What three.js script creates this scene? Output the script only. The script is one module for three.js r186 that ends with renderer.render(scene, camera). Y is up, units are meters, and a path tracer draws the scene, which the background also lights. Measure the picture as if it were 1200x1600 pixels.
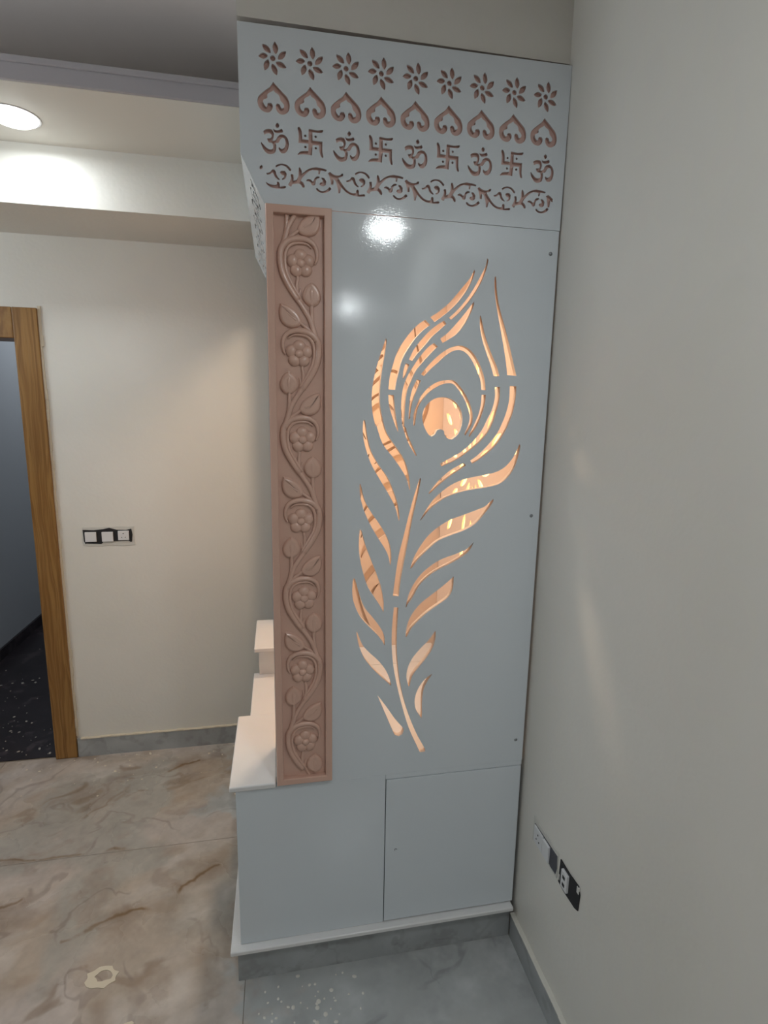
import * as THREE from 'three';
import { RoundedBoxGeometry } from 'three/addons/geometries/RoundedBoxGeometry.js';
import { mergeGeometries } from 'three/addons/utils/BufferGeometryUtils.js';
import { RectAreaLightUniformsLib } from 'three/addons/lights/RectAreaLightUniformsLib.js';

// ---------------------------------------------------------------- camera, light levels, exposure
const scene = new THREE.Scene();
scene.background = new THREE.Color(0x000000);
const camera = new THREE.PerspectiveCamera(86.04, 1200 / 1600, 0.02, 60);
camera.position.set(-0.7351, 1.6984, 1.4297);
camera.rotation.set(-0.1792, -0.1911, 0.0165, 'YXZ');
const renderer = new THREE.WebGLRenderer({ antialias: true });
renderer.toneMapping = THREE.LinearToneMapping;
renderer.toneMappingExposure = 0.73;
renderer.shadowMap.enabled = true;
RectAreaLightUniformsLib.init();
const DOWNLIGHT = { color: new THREE.Color(0.90, 0.97, 1.0), nits: 190, size: 0.13, glow: 0.10 };
const FILL_TUBE = { color: new THREE.Color(0.84, 0.94, 1.0), nits: 175, length: 1.15, width: 0.036 };
const SHRINE_LAMP = { color: new THREE.Color(1.0, 0.77, 0.55), nits: 330, size: 0.10 };
const BACKLIGHT = { color: new THREE.Color(1.0, 0.70, 0.30), nits: 2.2 };
const BEYOND_FILL = { color: new THREE.Color(0.86, 0.93, 1.0), nits: 11 };
// room measures (metres): right wall x = 0, side panel of the shrine z = 0, floor y = 0
const FAR = -1.267, LEFT = -3.2, BACK = 4.7, CEIL = 2.86, SOFFIT = 2.606, LIP = 2.667;

// ---------------------------------------------------------------- helpers
function rng(seed) { let a = seed >>> 0; return () => { a = (a + 0x6D2B79F5) | 0; let t = Math.imul(a ^ (a >>> 15), 1 | a); t = (t + Math.imul(t ^ (t >>> 7), 61 | t)) ^ t; return ((t ^ (t >>> 14)) >>> 0) / 4294967296; }; }
const taken = {};
function numbered(n) { if (!(n in taken)) { taken[n] = 0; return n; } taken[n]++; return n + '_' + String(taken[n]).padStart(3, '0'); }
function tag(o, label, category, group, kind) { if (label) o.userData.label = label; if (category) o.userData.category = category; if (group) o.userData.group = group; if (kind) o.userData.kind = kind; return o; }
function mesh(name, geo, mat, parent) { const m = new THREE.Mesh(geo, mat); m.name = parent && parent !== scene ? name : numbered(name); (parent || scene).add(m); return m; }
function thing(name, label, category, pos = [0, 0, 0], group) { const g = new THREE.Group(); g.name = numbered(name); g.position.set(...pos); scene.add(g); tag(g, label, category, group); return g; }
function part(name, parent) { const g = new THREE.Group(); g.name = name; parent.add(g); return g; }
function struct(name, geo, mat, label, category) { const m = mesh(name, geo, mat, scene); return tag(m, label, category, null, 'structure'); }
// box from min to max, uv in metres
function box(x0, y0, z0, x1, y1, z1) {
  const g = new THREE.BoxGeometry(x1 - x0, y1 - y0, z1 - z0); g.translate((x0 + x1) / 2, (y0 + y1) / 2, (z0 + z1) / 2); return metreUV(g);
}
function rbox(x0, y0, z0, x1, y1, z1, r = 0.002, s = 2) { const g = new RoundedBoxGeometry(x1 - x0, y1 - y0, z1 - z0, s, r); g.translate((x0 + x1) / 2, (y0 + y1) / 2, (z0 + z1) / 2); return metreUV(g); }
function metreUV(g) {
  const p = g.attributes.position, n = g.attributes.normal, uv = new Float32Array(p.count * 2);
  for (let i = 0; i < p.count; i++) {
    const ax = Math.abs(n.getX(i)), ay = Math.abs(n.getY(i)), az = Math.abs(n.getZ(i));
    if (ay >= ax && ay >= az) { uv[2 * i] = p.getX(i); uv[2 * i + 1] = -p.getZ(i); }
    else if (ax >= az) { uv[2 * i] = p.getZ(i); uv[2 * i + 1] = p.getY(i); }
    else { uv[2 * i] = p.getX(i); uv[2 * i + 1] = p.getY(i); }
  }
  g.setAttribute('uv', new THREE.BufferAttribute(uv, 2)); return g;
}
function merge(list) { return mergeGeometries(list.map((g) => { const h = g.index ? g.toNonIndexed() : g; for (const k of Object.keys(h.attributes)) if (!['position', 'normal', 'uv'].includes(k)) h.deleteAttribute(k); h.clearGroups(); return h; })); }
// closed outline: smooth between corners, sharp at corners
function outline(pts, ox = 0, oy = 0, k = 1e-4, sub = 3, sharp = 0.75, flip = 1) {
  const P = pts.map(([x, y]) => new THREE.Vector2(flip * x * k + ox, y * k + oy)), n = P.length, corner = [];
  for (let i = 0; i < n; i++) {
    const a = P[i].clone().sub(P[(i + n - 1) % n]), b = P[(i + 1) % n].clone().sub(P[i]);
    let t = Math.abs(Math.atan2(a.x * b.y - a.y * b.x, a.x * b.x + a.y * b.y)); corner.push(t > sharp);
  }
  const out = [];
  for (let i = 0; i < n; i++) {
    const p1 = P[i], p2 = P[(i + 1) % n], p0 = corner[i] ? p1.clone().multiplyScalar(2).sub(p2) : P[(i + n - 1) % n], p3 = corner[(i + 1) % n] ? p2.clone().multiplyScalar(2).sub(p1) : P[(i + 2) % n];
    for (let s = 0; s < sub; s++) {
      const t = s / sub, t2 = t * t, t3 = t2 * t, f = (a, b, c, d) => 0.5 * (2 * b + (c - a) * t + (2 * a - 5 * b + 4 * c - d) * t2 + (3 * b - a - 3 * c + d) * t3);
      out.push(new THREE.Vector2(f(p0.x, p1.x, p2.x, p3.x), f(p0.y, p1.y, p2.y, p3.y)));
    }
  }
  return out;
}
function circle(cx, cy, r, n = 14) { return Array.from({ length: n }, (_, i) => new THREE.Vector2(cx + r * Math.cos(i / n * 2 * Math.PI), cy + r * Math.sin(i / n * 2 * Math.PI))); }
function lens(tx, ty, bx, by, hw) {        // pointed petal from base to tip
  const dx = tx - bx, dy = ty - by, L = Math.hypot(dx, dy), nx = -dy / L, ny = dx / L, prof = [[0, 0.12], [0.12, 0.55], [0.3, 0.9], [0.5, 1], [0.7, 0.82], [0.88, 0.42]];
  const a = prof.map(([t, w]) => new THREE.Vector2(bx + dx * t + nx * hw * w, by + dy * t + ny * hw * w)), b = prof.map(([t, w]) => new THREE.Vector2(bx + dx * t - nx * hw * w, by + dy * t - ny * hw * w)).reverse();
  return [...a, new THREE.Vector2(tx, ty), ...b];
}
function sheet(outer, holes, z0, z1) {     // a board with real openings
  const s = new THREE.Shape(outer); for (const h of holes) s.holes.push(new THREE.Path(h));
  const g = new THREE.ExtrudeGeometry(s, { depth: z1 - z0, bevelEnabled: false, curveSegments: 1 }); g.translate(0, 0, z0); g.clearGroups(); return metreUV(g);
}
function pillow(pts, h, inset, z0, seg = 4) {   // carved swelling leaf
  const g = new THREE.ExtrudeGeometry(new THREE.Shape(pts), { depth: 0.001, bevelEnabled: true, bevelThickness: h, bevelSize: inset, bevelOffset: -inset, bevelSegments: seg, curveSegments: 1 });
  g.translate(0, 0, z0); g.clearGroups(); return g;
}
function tube(points, radii, zs = 0.6, n = 28, m = 8) { // tapering flattened tube through points in the xy plane
  const c = new THREE.CatmullRomCurve3(points.map((p) => new THREE.Vector3(p[0], p[1], p[2] || 0))), pos = [], idx = [];
  for (let i = 0; i <= n; i++) {
    const t = i / n, p = c.getPoint(t), d = c.getTangent(t), f = t * (radii.length - 1), j = Math.min(Math.floor(f), radii.length - 2), r = radii[j] + (radii[j + 1] - radii[j]) * (f - j);
    const l = Math.hypot(d.x, d.y) || 1, nx = -d.y / l, ny = d.x / l;
    for (let k = 0; k < m; k++) { const a = k / m * 2 * Math.PI; pos.push(p.x + nx * r * Math.cos(a), p.y + ny * r * Math.cos(a), p.z + zs * r * Math.sin(a)); }
  }
  for (let i = 0; i < n; i++) for (let k = 0; k < m; k++) { const a = i * m + k, b = i * m + (k + 1) % m; idx.push(a, b, a + m, b, b + m, a + m); }
  for (const [base, s] of [[0, -1], [n * m, 1]]) for (let k = 1; k < m - 1; k++) s > 0 ? idx.push(base, base + k, base + k + 1) : idx.push(base, base + k + 1, base + k);
  const g = new THREE.BufferGeometry(); g.setAttribute('position', new THREE.Float32BufferAttribute(pos, 3)); g.setIndex(idx); g.computeVertexNormals();
  g.setAttribute('uv', new THREE.Float32BufferAttribute(new Float32Array(pos.length / 3 * 2), 2)); return g;
}
function blob(x, y, z, rx, ry, rz, ang = 0, w = 12, h = 8) { const g = new THREE.SphereGeometry(1, w, h); g.scale(rx, ry, rz); g.rotateZ(ang); g.translate(x, y, z); return g; }
// ---- noise
function hash2(x, y, s) { let h = Math.imul(x, 374761393) ^ Math.imul(y, 668265263) ^ Math.imul(s, 1274126177); h = Math.imul(h ^ (h >>> 13), 1274126177); return ((h ^ (h >>> 16)) >>> 0) / 4294967296; }
function vnoise(x, y, s, per = 0) {
  let xi = Math.floor(x), yi = Math.floor(y); const fx = x - xi, fy = y - yi, u = fx * fx * (3 - 2 * fx), v = fy * fy * (3 - 2 * fy);
  const w = (a) => per ? ((a % per) + per) % per : a;
  const a = hash2(w(xi), w(yi), s), b = hash2(w(xi + 1), w(yi), s), c = hash2(w(xi), w(yi + 1), s), d = hash2(w(xi + 1), w(yi + 1), s);
  return a + (b - a) * u + (c - a) * v + (a - b - c + d) * u * v;
}
function fbm(x, y, s, oct = 4, per = 0) { let t = 0, a = 0.5, f = 1; for (let i = 0; i < oct; i++) { t += a * vnoise(x * f, y * f, s + i * 17, per ? per * f : 0); a *= 0.5; f *= 2; } return t / (1 - Math.pow(0.5, oct)); }
const toS = (c) => Math.round(255 * Math.min(1, Math.max(0, c <= 0.0031308 ? 12.92 * c : 1.055 * Math.pow(c, 1 / 2.4) - 0.055)));
function texture(w, h, fn, srgb, spanX, spanY) {   // fn(i, j) -> linear colour or grey; span = metres per repeat
  const d = new Uint8Array(w * h * 4);
  for (let j = 0; j < h; j++) for (let i = 0; i < w; i++) { const c = fn(i / w, j / h), o = 4 * (j * w + i); for (let k = 0; k < 3; k++) { const v = Array.isArray(c) ? c[k] : c; d[o + k] = srgb ? toS(v) : Math.round(255 * Math.min(1, Math.max(0, v))); } d[o + 3] = 255; }
  const t = new THREE.DataTexture(d, w, h); t.magFilter = THREE.LinearFilter; t.minFilter = THREE.LinearMipmapLinearFilter; t.generateMipmaps = true; t.wrapS = t.wrapT = THREE.RepeatWrapping; if (srgb) t.colorSpace = THREE.SRGBColorSpace;
  t.repeat.set(1 / spanX, 1 / (spanY || spanX)); t.needsUpdate = true; return t;
}
const mix = (a, b, t) => a.map((v, i) => v + (b[i] - v) * t), clamp = (t) => Math.min(1, Math.max(0, t)), step = (a, b, t) => { t = clamp((t - a) / (b - a)); return t * t * (3 - 2 * t); };
const lin = (r, g, b) => new THREE.Color().setRGB(r, g, b);

// outlines of the cut-outs on the boards, in tenths of a millimetre
const FEATHER = [[[-3455,19418],[-3246,19553],[-3005,19754],[-2786,19993],[-2588,20230],[-2430,20427],[-2323,20639],[-2300,20596],[-2358,20405],[-2480,20160],[-2657,19905],[-2837,19706],[-3038,19525],[-3340,19301]],[[-2959,19425],[-2749,19615],[-2510,19893],[-2314,20188],[-2121,20539],[-2026,20733],[-1986,20937],[-1954,20887],[-1994,20678],[-2093,20409],[-2247,20116],[-2445,19840],[-2664,19581],[-2899,19378]],[[-3172,18894],[-2978,19048],[-2737,19309],[-2537,19549],[-2397,19728],[-2294,19863],[-2302,19752],[-2408,19497],[-2545,19260],[-2725,19039],[-2930,18896],[-3102,18792]],[[-3589,19347],[-3770,19225],[-3968,19026],[-4146,18790],[-4303,18535],[-4418,18185],[-4494,17872],[-4521,17578],[-4345,17571],[-4308,17799],[-4252,18035],[-4195,18269],[-4098,18485],[-3960,18701],[-3802,18918],[-3622,19098],[-3449,19228]],[[-3081,19351],[-3276,19228],[-3497,19046],[-3697,18827],[-3875,18589],[-3992,18345],[-3901,18310],[-3770,18496],[-3590,18696],[-3390,18935],[-3189,19116],[-3020,19270]],[[-4072,18254],[-4130,18077],[-4145,17862],[-4105,17898],[-4035,18060],[-3981,18218]],[[-3335,18783],[-3506,18661],[-3706,18421],[-3884,18162],[-4043,17884],[-4139,17587],[-4173,17251],[-4165,16932],[-4125,16611],[-4139,16695],[-4059,16445],[-3944,16172],[-3738,15854],[-3716,15876],[-3856,16152],[-3971,16404],[-4041,16613],[-4076,16652],[-4071,16973],[-4057,17293],[-4014,17571],[-3917,17809],[-3799,18067],[-3619,18288],[-3418,18509],[-3228,18698]],[[-3664,17981],[-3491,18194],[-3248,18437],[-3003,18621],[-2796,18714],[-2586,18745],[-2369,18663],[-2190,18492],[-2025,18220],[-1910,17923],[-1855,17621],[-1982,17626],[-2031,17899],[-2152,18156],[-2292,18390],[-2428,18543],[-2602,18627],[-2792,18609],[-2998,18484],[-3202,18301],[-3405,18118],[-3575,17937]],[[-1849,17499],[-1867,17254],[-1940,16966],[-2058,16675],[-2263,16366],[-2287,16403],[-2147,16695],[-2037,16964],[-1980,17232],[-1967,17497]],[[-3764,17853],[-3871,17633],[-3935,17374],[-3961,17095],[-3962,16814],[-3929,16835],[-3899,17136],[-3843,17376],[-3745,17617],[-3659,17824]],[[-3832,16646],[-3831,16937],[-3754,17199],[-3635,17440],[-3432,17664],[-3184,17809],[-2932,17855],[-2761,17848],[-2584,17704],[-2401,17467],[-2267,17206],[-2195,16962],[-2214,16715],[-2379,16407],[-2407,16444],[-2301,16714],[-2282,16961],[-2367,17204],[-2509,17465],[-2668,17662],[-2800,17767],[-3013,17762],[-3222,17669],[-3428,17525],[-3611,17321],[-3730,17079],[-3791,16675]],[[-3094,17408],[-3296,17356],[-3481,17204],[-3581,17021],[-3588,16819],[-3526,16617],[-3414,16435],[-3314,16374],[-3230,16437],[-3174,16540],[-3089,16573],[-2989,16533],[-2949,16398],[-2851,16316],[-2742,16305],[-2595,16430],[-2503,16629],[-2479,16876],[-2536,17099],[-2673,17280],[-2871,17389]],[[-4608,18855],[-4747,18443],[-4862,18055],[-4937,17666],[-4961,17314],[-4928,16960],[-4842,16603],[-4836,16687],[-4658,16189],[-4394,15853],[-4170,15555],[-3987,15253],[-3890,14913],[-3880,15035],[-3938,15425],[-4065,15768],[-4268,16065],[-4534,16441],[-4668,16813],[-4617,16686],[-4704,17003],[-4742,17318],[-4735,17671],[-4700,18021],[-4645,18370],[-4587,18754]],[[-4523,17441],[-4493,17165],[-4423,16928],[-4335,16689],[-4239,16472],[-4250,16609],[-4310,16890],[-4345,17168],[-4375,17436]],[[-5146,16798],[-5175,16724],[-5181,16435],[-5105,16062],[-4951,15641],[-4730,15257],[-4462,14824],[-4279,14472],[-4168,14082],[-4153,14205],[-4214,14559],[-4332,14909],[-4514,15299],[-4735,15599],[-4955,15978],[-5066,16395],[-5112,16704]],[[-5237,15124],[-5253,15069],[-5229,14747],[-5131,14399],[-4975,14046],[-4773,13687],[-4569,13369],[-4453,13140],[-4385,12838],[-4357,13000],[-4381,13318],[-4484,13635],[-4689,13995],[-4913,14308],[-5112,14659],[-5201,15004]],[[-5226,13884],[-5251,13788],[-5261,13345],[-5205,12940],[-5113,12575],[-4998,12250],[-4793,11918],[-4654,11701],[-4551,11499],[-4552,11813],[-4631,12233],[-4758,12606],[-4919,13020],[-5077,13429],[-5186,13822]],[[-5377,12527],[-5421,12451],[-5432,12041],[-5350,11714],[-5191,11380],[-4940,11084],[-4710,10833],[-4569,10633],[-4508,10513],[-4500,10604],[-4527,10821],[-4645,11066],[-4853,11361],[-5081,11654],[-5218,11985],[-5332,12402]],[[-5291,10973],[-5308,10918],[-5229,10533],[-5089,10188],[-4880,9883],[-4646,9621],[-4433,9408],[-4300,9263],[-4291,9312],[-4356,9525],[-4487,9805],[-4699,10088],[-4931,10321],[-5138,10575],[-5263,10891]],[[-4688,9004],[-4537,8621],[-4365,8201],[-4215,7830],[-4141,7694],[-4020,7645],[-3925,7697],[-3889,7822],[-3930,7929],[-4151,8206],[-4395,8583],[-4636,8939]],[[-3601,15259],[-3631,15207],[-3754,14815],[-3875,14333],[-4017,13712],[-4160,13084],[-4238,12493],[-4296,11963],[-4127,11941],[-4078,12440],[-3979,13033],[-3880,13619],[-3782,14198],[-3663,14771],[-3586,15207]],[[-4258,11634],[-4301,11045],[-4299,10470],[-4241,9884],[-4126,9284],[-3945,8567],[-3737,7884],[-3504,7342],[-3374,7051],[-3226,7050],[-3229,7156],[-3462,7598],[-3669,8083],[-3850,8609],[-4007,9224],[-4100,9824],[-4150,10412],[-4153,11036],[-4129,11613]],[[-1743,20512],[-1765,20447],[-1740,20144],[-1678,19802],[-1594,19458],[-1494,19071],[-1397,18679],[-1319,18322],[-1271,18033],[-1003,18016],[-1114,18369],[-1251,18804],[-1384,19193],[-1513,19539],[-1616,19844],[-1687,20185],[-1720,20468]],[[-2100,19527],[-2118,19472],[-2096,19202],[-2016,18893],[-1892,18582],[-1769,18308],[-1652,17990],[-1489,17995],[-1569,18234],[-1715,18509],[-1862,18820],[-1971,19090],[-2055,19398]],[[-1605,17708],[-1460,17712],[-1454,17385],[-1525,17055],[-1592,16812],[-1736,16509],[-1953,16248],[-2261,15987],[-2615,15747],[-3015,15569],[-3063,15648],[-2798,15791],[-2488,15964],[-2181,16225],[-1922,16551],[-1778,16853],[-1660,17094],[-1589,17423]],[[-1178,17751],[-986,17744],[-989,17436],[-1036,17104],[-1108,16862],[-1230,16558],[-1442,16208],[-1707,15945],[-1974,15747],[-2154,15647],[-2204,15734],[-1982,15900],[-1718,16163],[-1480,16469],[-1335,16773],[-1235,17059],[-1174,17391]],[[-2429,15647],[-2741,15486],[-3004,15269],[-3222,15029],[-3364,14833],[-3306,14845],[-3087,15050],[-2823,15268],[-2557,15442],[-2326,15594],[-2360,15647]],[[-794,16198],[-827,16123],[-951,15836],[-1171,15570],[-1445,15415],[-1814,15328],[-2182,15264],[-2545,15156],[-2858,14982],[-3166,14720],[-3383,14435],[-3577,14096],[-3532,14126],[-3292,14411],[-2982,14651],[-2713,14781],[-2349,14888],[-1981,14951],[-1610,15006],[-1285,15102],[-1038,15324],[-868,15636],[-773,16080]],[[-1479,14671],[-1519,14631],[-1722,14453],[-1999,14344],[-2366,14215],[-2731,14087],[-3091,13869],[-3380,13605],[-3621,13249],[-3750,12979],[-3821,12734],[-3767,12759],[-3613,12974],[-3346,13240],[-3033,13505],[-2668,13654],[-2300,13782],[-1980,13957],[-1712,14249],[-1492,14563]],[[-1980,13466],[-2024,13407],[-2229,13228],[-2552,13099],[-2875,12995],[-3194,12821],[-3509,12555],[-3731,12239],[-3860,11918],[-3926,11602],[-3899,11610],[-3846,11730],[-3744,11866],[-3546,12231],[-3276,12499],[-3003,12675],[-2682,12825],[-2360,13000],[-2109,13201]],[[-2541,12469],[-2572,12433],[-2846,12200],[-3166,11956],[-3485,11711],[-3709,11439],[-3842,11161],[-3903,10830],[-3891,10714],[-3855,10755],[-3744,10964],[-3562,11169],[-3289,11416],[-2967,11637],[-2691,11838],[-2559,12093]],[[-3030,10862],[-3057,10825],[-3216,10592],[-3445,10364],[-3674,10087],[-3808,9802],[-3848,9509],[-3779,9205],[-3746,9227],[-3682,9496],[-3522,9731],[-3292,10010],[-3111,10292],[-3025,10580],[-3014,10798]],[[-3071,9537],[-3110,9525],[-3321,9367],[-3504,9082],[-3582,8787],[-3561,8532],[-3483,8346],[-3357,8155],[-3348,8359],[-3357,8666],[-3334,9017],[-3245,9261]]];
const FLOWER_TIPS = [[[51,346],[70,94]],[[295,181],[123,-9]],[[304,-152],[67,-69]],[[86,-333],[-14,-109]],[[-183,-261],[-103,-34]],[[-320,8],[-111,46]],[[-228,265],[-48,105]]];
const HEART = [[0,0],[47,-47],[132,-120],[226,-205],[302,-275],[349,-367],[363,-453],[347,-543],[297,-610],[219,-650],[142,-645],[85,-607],[52,-548],[48,-478],[68,-437],[107,-433],[145,-459],[163,-510],[192,-520],[231,-498],[237,-449],[204,-409],[156,-361],[138,-293],[101,-245],[34,-209],[2,-169],[-42,-204],[-110,-242],[-144,-281],[-140,-333],[-169,-362],[-227,-386],[-238,-431],[-215,-481],[-173,-524],[-144,-508],[-138,-464],[-114,-443],[-56,-437],[-28,-469],[-22,-521],[-50,-586],[-108,-636],[-176,-643],[-261,-617],[-326,-554],[-358,-470],[-355,-383],[-335,-328],[-272,-260],[-175,-180],[-88,-118],[-39,-56]];
const OM = [[[-321,-144],[-277,-108],[-209,-88],[-142,-90],[-99,-121],[-81,-186],[-87,-249],[-112,-306],[-127,-320],[-79,-325],[-34,-293],[1,-232],[50,-187],[118,-171],[186,-195],[234,-253],[257,-341],[246,-441],[211,-517],[151,-568],[82,-570],[39,-524],[16,-464],[36,-448],[74,-476],[113,-472],[153,-441],[178,-385],[180,-313],[161,-252],[117,-243],[68,-279],[28,-346],[-2,-366],[-50,-367],[-32,-423],[-38,-496],[-64,-570],[-133,-608],[-211,-616],[-278,-582],[-334,-515],[-366,-447],[-380,-394],[-365,-380],[-323,-425],[-275,-469],[-228,-501],[-160,-512],[-111,-494],[-100,-448],[-109,-395],[-147,-372],[-201,-377],[-224,-334],[-238,-287],[-194,-282],[-155,-274],[-135,-236],[-144,-193],[-192,-180],[-250,-190],[-299,-222]],[[-98,-68],[-65,-91],[-7,-94],[52,-79],[86,-58],[110,-64],[129,-103],[109,-131],[60,-150],[-8,-161],[-56,-148],[-84,-115]],[[-4,62],[30,43],[46,5],[28,-33],[-1,-53],[-30,-39],[-44,0],[-28,37]]];
const SWASTIKA = [[-283,291],[-254,294],[-220,257],[-196,188],[-188,45],[-44,41],[-38,267],[-3,275],[156,264],[275,285],[300,279],[290,242],[245,214],[165,211],[46,213],[50,41],[194,37],[279,37],[279,-173],[298,-281],[288,-314],[248,-291],[213,-198],[199,-53],[54,-58],[44,-123],[33,-284],[-47,-277],[-176,-280],[-290,-300],[-300,-283],[-245,-228],[-175,-206],[-51,-191],[-45,-41],[-144,-41],[-278,-45],[-271,118],[-289,241]];
const SWASTIKA_DOTS = [[-118,119],[122,123],[-118,-120],[126,-121]];
const VINE = [[[-6032,22595],[-5956,22551],[-5864,22531],[-5787,22547],[-5749,22583],[-5715,22576],[-5721,22529],[-5780,22496],[-5833,22485],[-5795,22425],[-5733,22346],[-5663,22267],[-5578,22204],[-5485,22176],[-5407,22183],[-5400,22240],[-5369,22264],[-5337,22245],[-5332,22153],[-5204,22178],[-5180,22159],[-5195,22126],[-5313,22112],[-5438,22116],[-5547,22135],[-5640,22177],[-5717,22241],[-5756,22280],[-5776,22222],[-5794,22143],[-5833,22140],[-5841,22217],[-5864,22313],[-5902,22408],[-5956,22446],[-5948,22383],[-5956,22322],[-6009,22318],[-6017,22398],[-6047,22494],[-6078,22561]],[[-5425,22584],[-5429,22616],[-5364,22655],[-5271,22672],[-5177,22655],[-5107,22605],[-5070,22559],[-5090,22524],[-5121,22540],[-5169,22592],[-5239,22628],[-5317,22631],[-5379,22602],[-5410,22571]],[[-5649,22438],[-5595,22452],[-5548,22481],[-5518,22526],[-5464,22531],[-5432,22492],[-5416,22430],[-5377,22369],[-5338,22337],[-5349,22312],[-5400,22332],[-5455,22377],[-5486,22445],[-5510,22457],[-5564,22417],[-5633,22404]],[[-5285,22519],[-5223,22521],[-5183,22478],[-5186,22407],[-5229,22340],[-5283,22324],[-5291,22348],[-5253,22373],[-5240,22417],[-5284,22427],[-5323,22452],[-5331,22493]],[[-5074,22466],[-5027,22463],[-5015,22386],[-5025,22329],[-4954,22349],[-4908,22438],[-4902,22538],[-4895,22624],[-4864,22627],[-4831,22559],[-4827,22495],[-4776,22535],[-4706,22591],[-4596,22643],[-4485,22667],[-4453,22663],[-4342,22656],[-4239,22632],[-4256,22594],[-4359,22605],[-4387,22594],[-4404,22518],[-4441,22518],[-4437,22598],[-4563,22595],[-4548,22612],[-4658,22560],[-4743,22488],[-4813,22411],[-4852,22343],[-4796,22305],[-4763,22236],[-4775,22192],[-4818,22203],[-4850,22251],[-4906,22274],[-4985,22261],[-5055,22240],[-5078,22189],[-5134,22213],[-5145,22240],[-5103,22308],[-5080,22381],[-5084,22451]],[[-4723,22369],[-4671,22395],[-4618,22385],[-4580,22354],[-4550,22363],[-4527,22421],[-4474,22467],[-4414,22470],[-4406,22439],[-4459,22420],[-4497,22375],[-4513,22290],[-4551,22259],[-4596,22269],[-4618,22316],[-4671,22346],[-4716,22342]],[[-4361,22457],[-4300,22448],[-4254,22389],[-4262,22304],[-4316,22265],[-4377,22267],[-4414,22305],[-4391,22342],[-4346,22353],[-4330,22389],[-4361,22422]],[[-4498,22207],[-4468,22217],[-4407,22173],[-4331,22161],[-4247,22194],[-4194,22247],[-4163,22264],[-4128,22225],[-4194,22160],[-4309,22118],[-4408,22127],[-4476,22160]]];
const VINE_FIRST = [[[-7660,22576],[-7623,22599],[-7595,22582],[-7603,22533],[-7640,22500],[-7669,22514]],[[-7529,22246],[-7449,22212],[-7346,22200],[-7280,22213],[-7271,22275],[-7234,22272],[-7213,22225],[-7207,22171],[-7125,22191],[-7073,22196],[-7066,22169],[-7096,22141],[-7200,22130],[-7333,22125],[-7436,22151],[-7515,22206]]];
const VINE_LAST = [[[-489,22522],[-418,22554],[-353,22516],[-287,22468],[-292,22396],[-333,22393],[-347,22436],[-361,22346],[-376,22265],[-428,22261],[-446,22375],[-464,22471]]];

// ---------------------------------------------------------------- materials
const peel = texture(1024, 1024, (u, v) => 0.65 * fbm(u * 150, v * 150, 3, 2, 150) + 0.35 * fbm(u * 12, v * 12, 9, 2, 12), false, 0.3);
const plasterBump = texture(512, 512, (u, v) => 0.5 * fbm(u * 8, v * 8, 21, 4, 8) + 0.5 * fbm(u * 90, v * 90, 23, 2, 90), false, 0.9);
const wallTone = texture(512, 512, (u, v) => { const n = fbm(u * 5, v * 5, 31, 5, 5), k = 0.955 + 0.09 * n; return [0.735 * k, 0.712 * k, 0.66 * (k - 0.01 + 0.02 * n)]; }, true, 1.7);
const M = {};
M.wall = new THREE.MeshPhysicalMaterial({ map: wallTone, roughness: 0.36, bumpMap: plasterBump, bumpScale: 0.0006 });
M.ceiling = new THREE.MeshStandardMaterial({ color: lin(0.86, 0.795, 0.785), roughness: 0.8 });
M.soffit = new THREE.MeshStandardMaterial({ color: lin(0.735, 0.712, 0.65), roughness: 0.75 });
M.fascia = new THREE.MeshStandardMaterial({ color: lin(0.42, 0.40, 0.425), roughness: 0.7 });
M.white = new THREE.MeshPhysicalMaterial({ color: lin(0.69, 0.735, 0.775), roughness: 0.075, bumpMap: peel, bumpScale: 0.00008 });
M.peach = new THREE.MeshPhysicalMaterial({ color: lin(0.68, 0.465, 0.41), roughness: 0.4 });
M.inside = new THREE.MeshPhysicalMaterial({ color: lin(0.82, 0.65, 0.53), roughness: 0.55 });
M.carved = new THREE.MeshPhysicalMaterial({ color: lin(0.66, 0.415, 0.325), roughness: 0.28, clearcoat: 0.5, clearcoatRoughness: 0.15 });
M.dark = new THREE.MeshStandardMaterial({ color: lin(0.012, 0.011, 0.013), roughness: 0.6 });
M.plastic = new THREE.MeshPhysicalMaterial({ color: lin(0.72, 0.72, 0.73), roughness: 0.3 });
M.plasticDull = new THREE.MeshPhysicalMaterial({ color: lin(0.60, 0.59, 0.55), roughness: 0.6 });
M.metalBox = new THREE.MeshStandardMaterial({ color: lin(0.10, 0.10, 0.12), roughness: 0.5, metalness: 0.6 });
M.screw = new THREE.MeshStandardMaterial({ color: lin(0.28, 0.29, 0.31), roughness: 0.35, metalness: 0.9 });
const marbleTone = texture(512, 512, (u, v) => { const n = fbm(u * 6 + 2 * fbm(u * 4, v * 4, 43, 3, 4), v * 6, 41, 5, 6), k = 0.93 + 0.08 * n; return [0.78 * k, 0.77 * k, 0.765 * k]; }, true, 0.8);
M.marble = new THREE.MeshPhysicalMaterial({ map: marbleTone, roughness: 0.22 });
const stoneTone = texture(1024, 256, (u, v) => {
  const n = fbm(u * 16, v * 4, 51, 5), m = fbm(u * 40, v * 10, 53, 4), r = 1 - Math.abs(2 * fbm(u * 10, v * 3, 57, 4) - 1); const k = 0.75 + 0.5 * n;
  return mix([0.36 * k, 0.375 * k, 0.38 * k], [0.24, 0.24, 0.235], 0.5 * step(0.55, 0.75, m) + 0.3 * step(0.93, 0.99, r));
}, true, 1.6, 0.4);
M.stone = new THREE.MeshPhysicalMaterial({ map: stoneTone, roughness: 0.32 });
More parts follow.
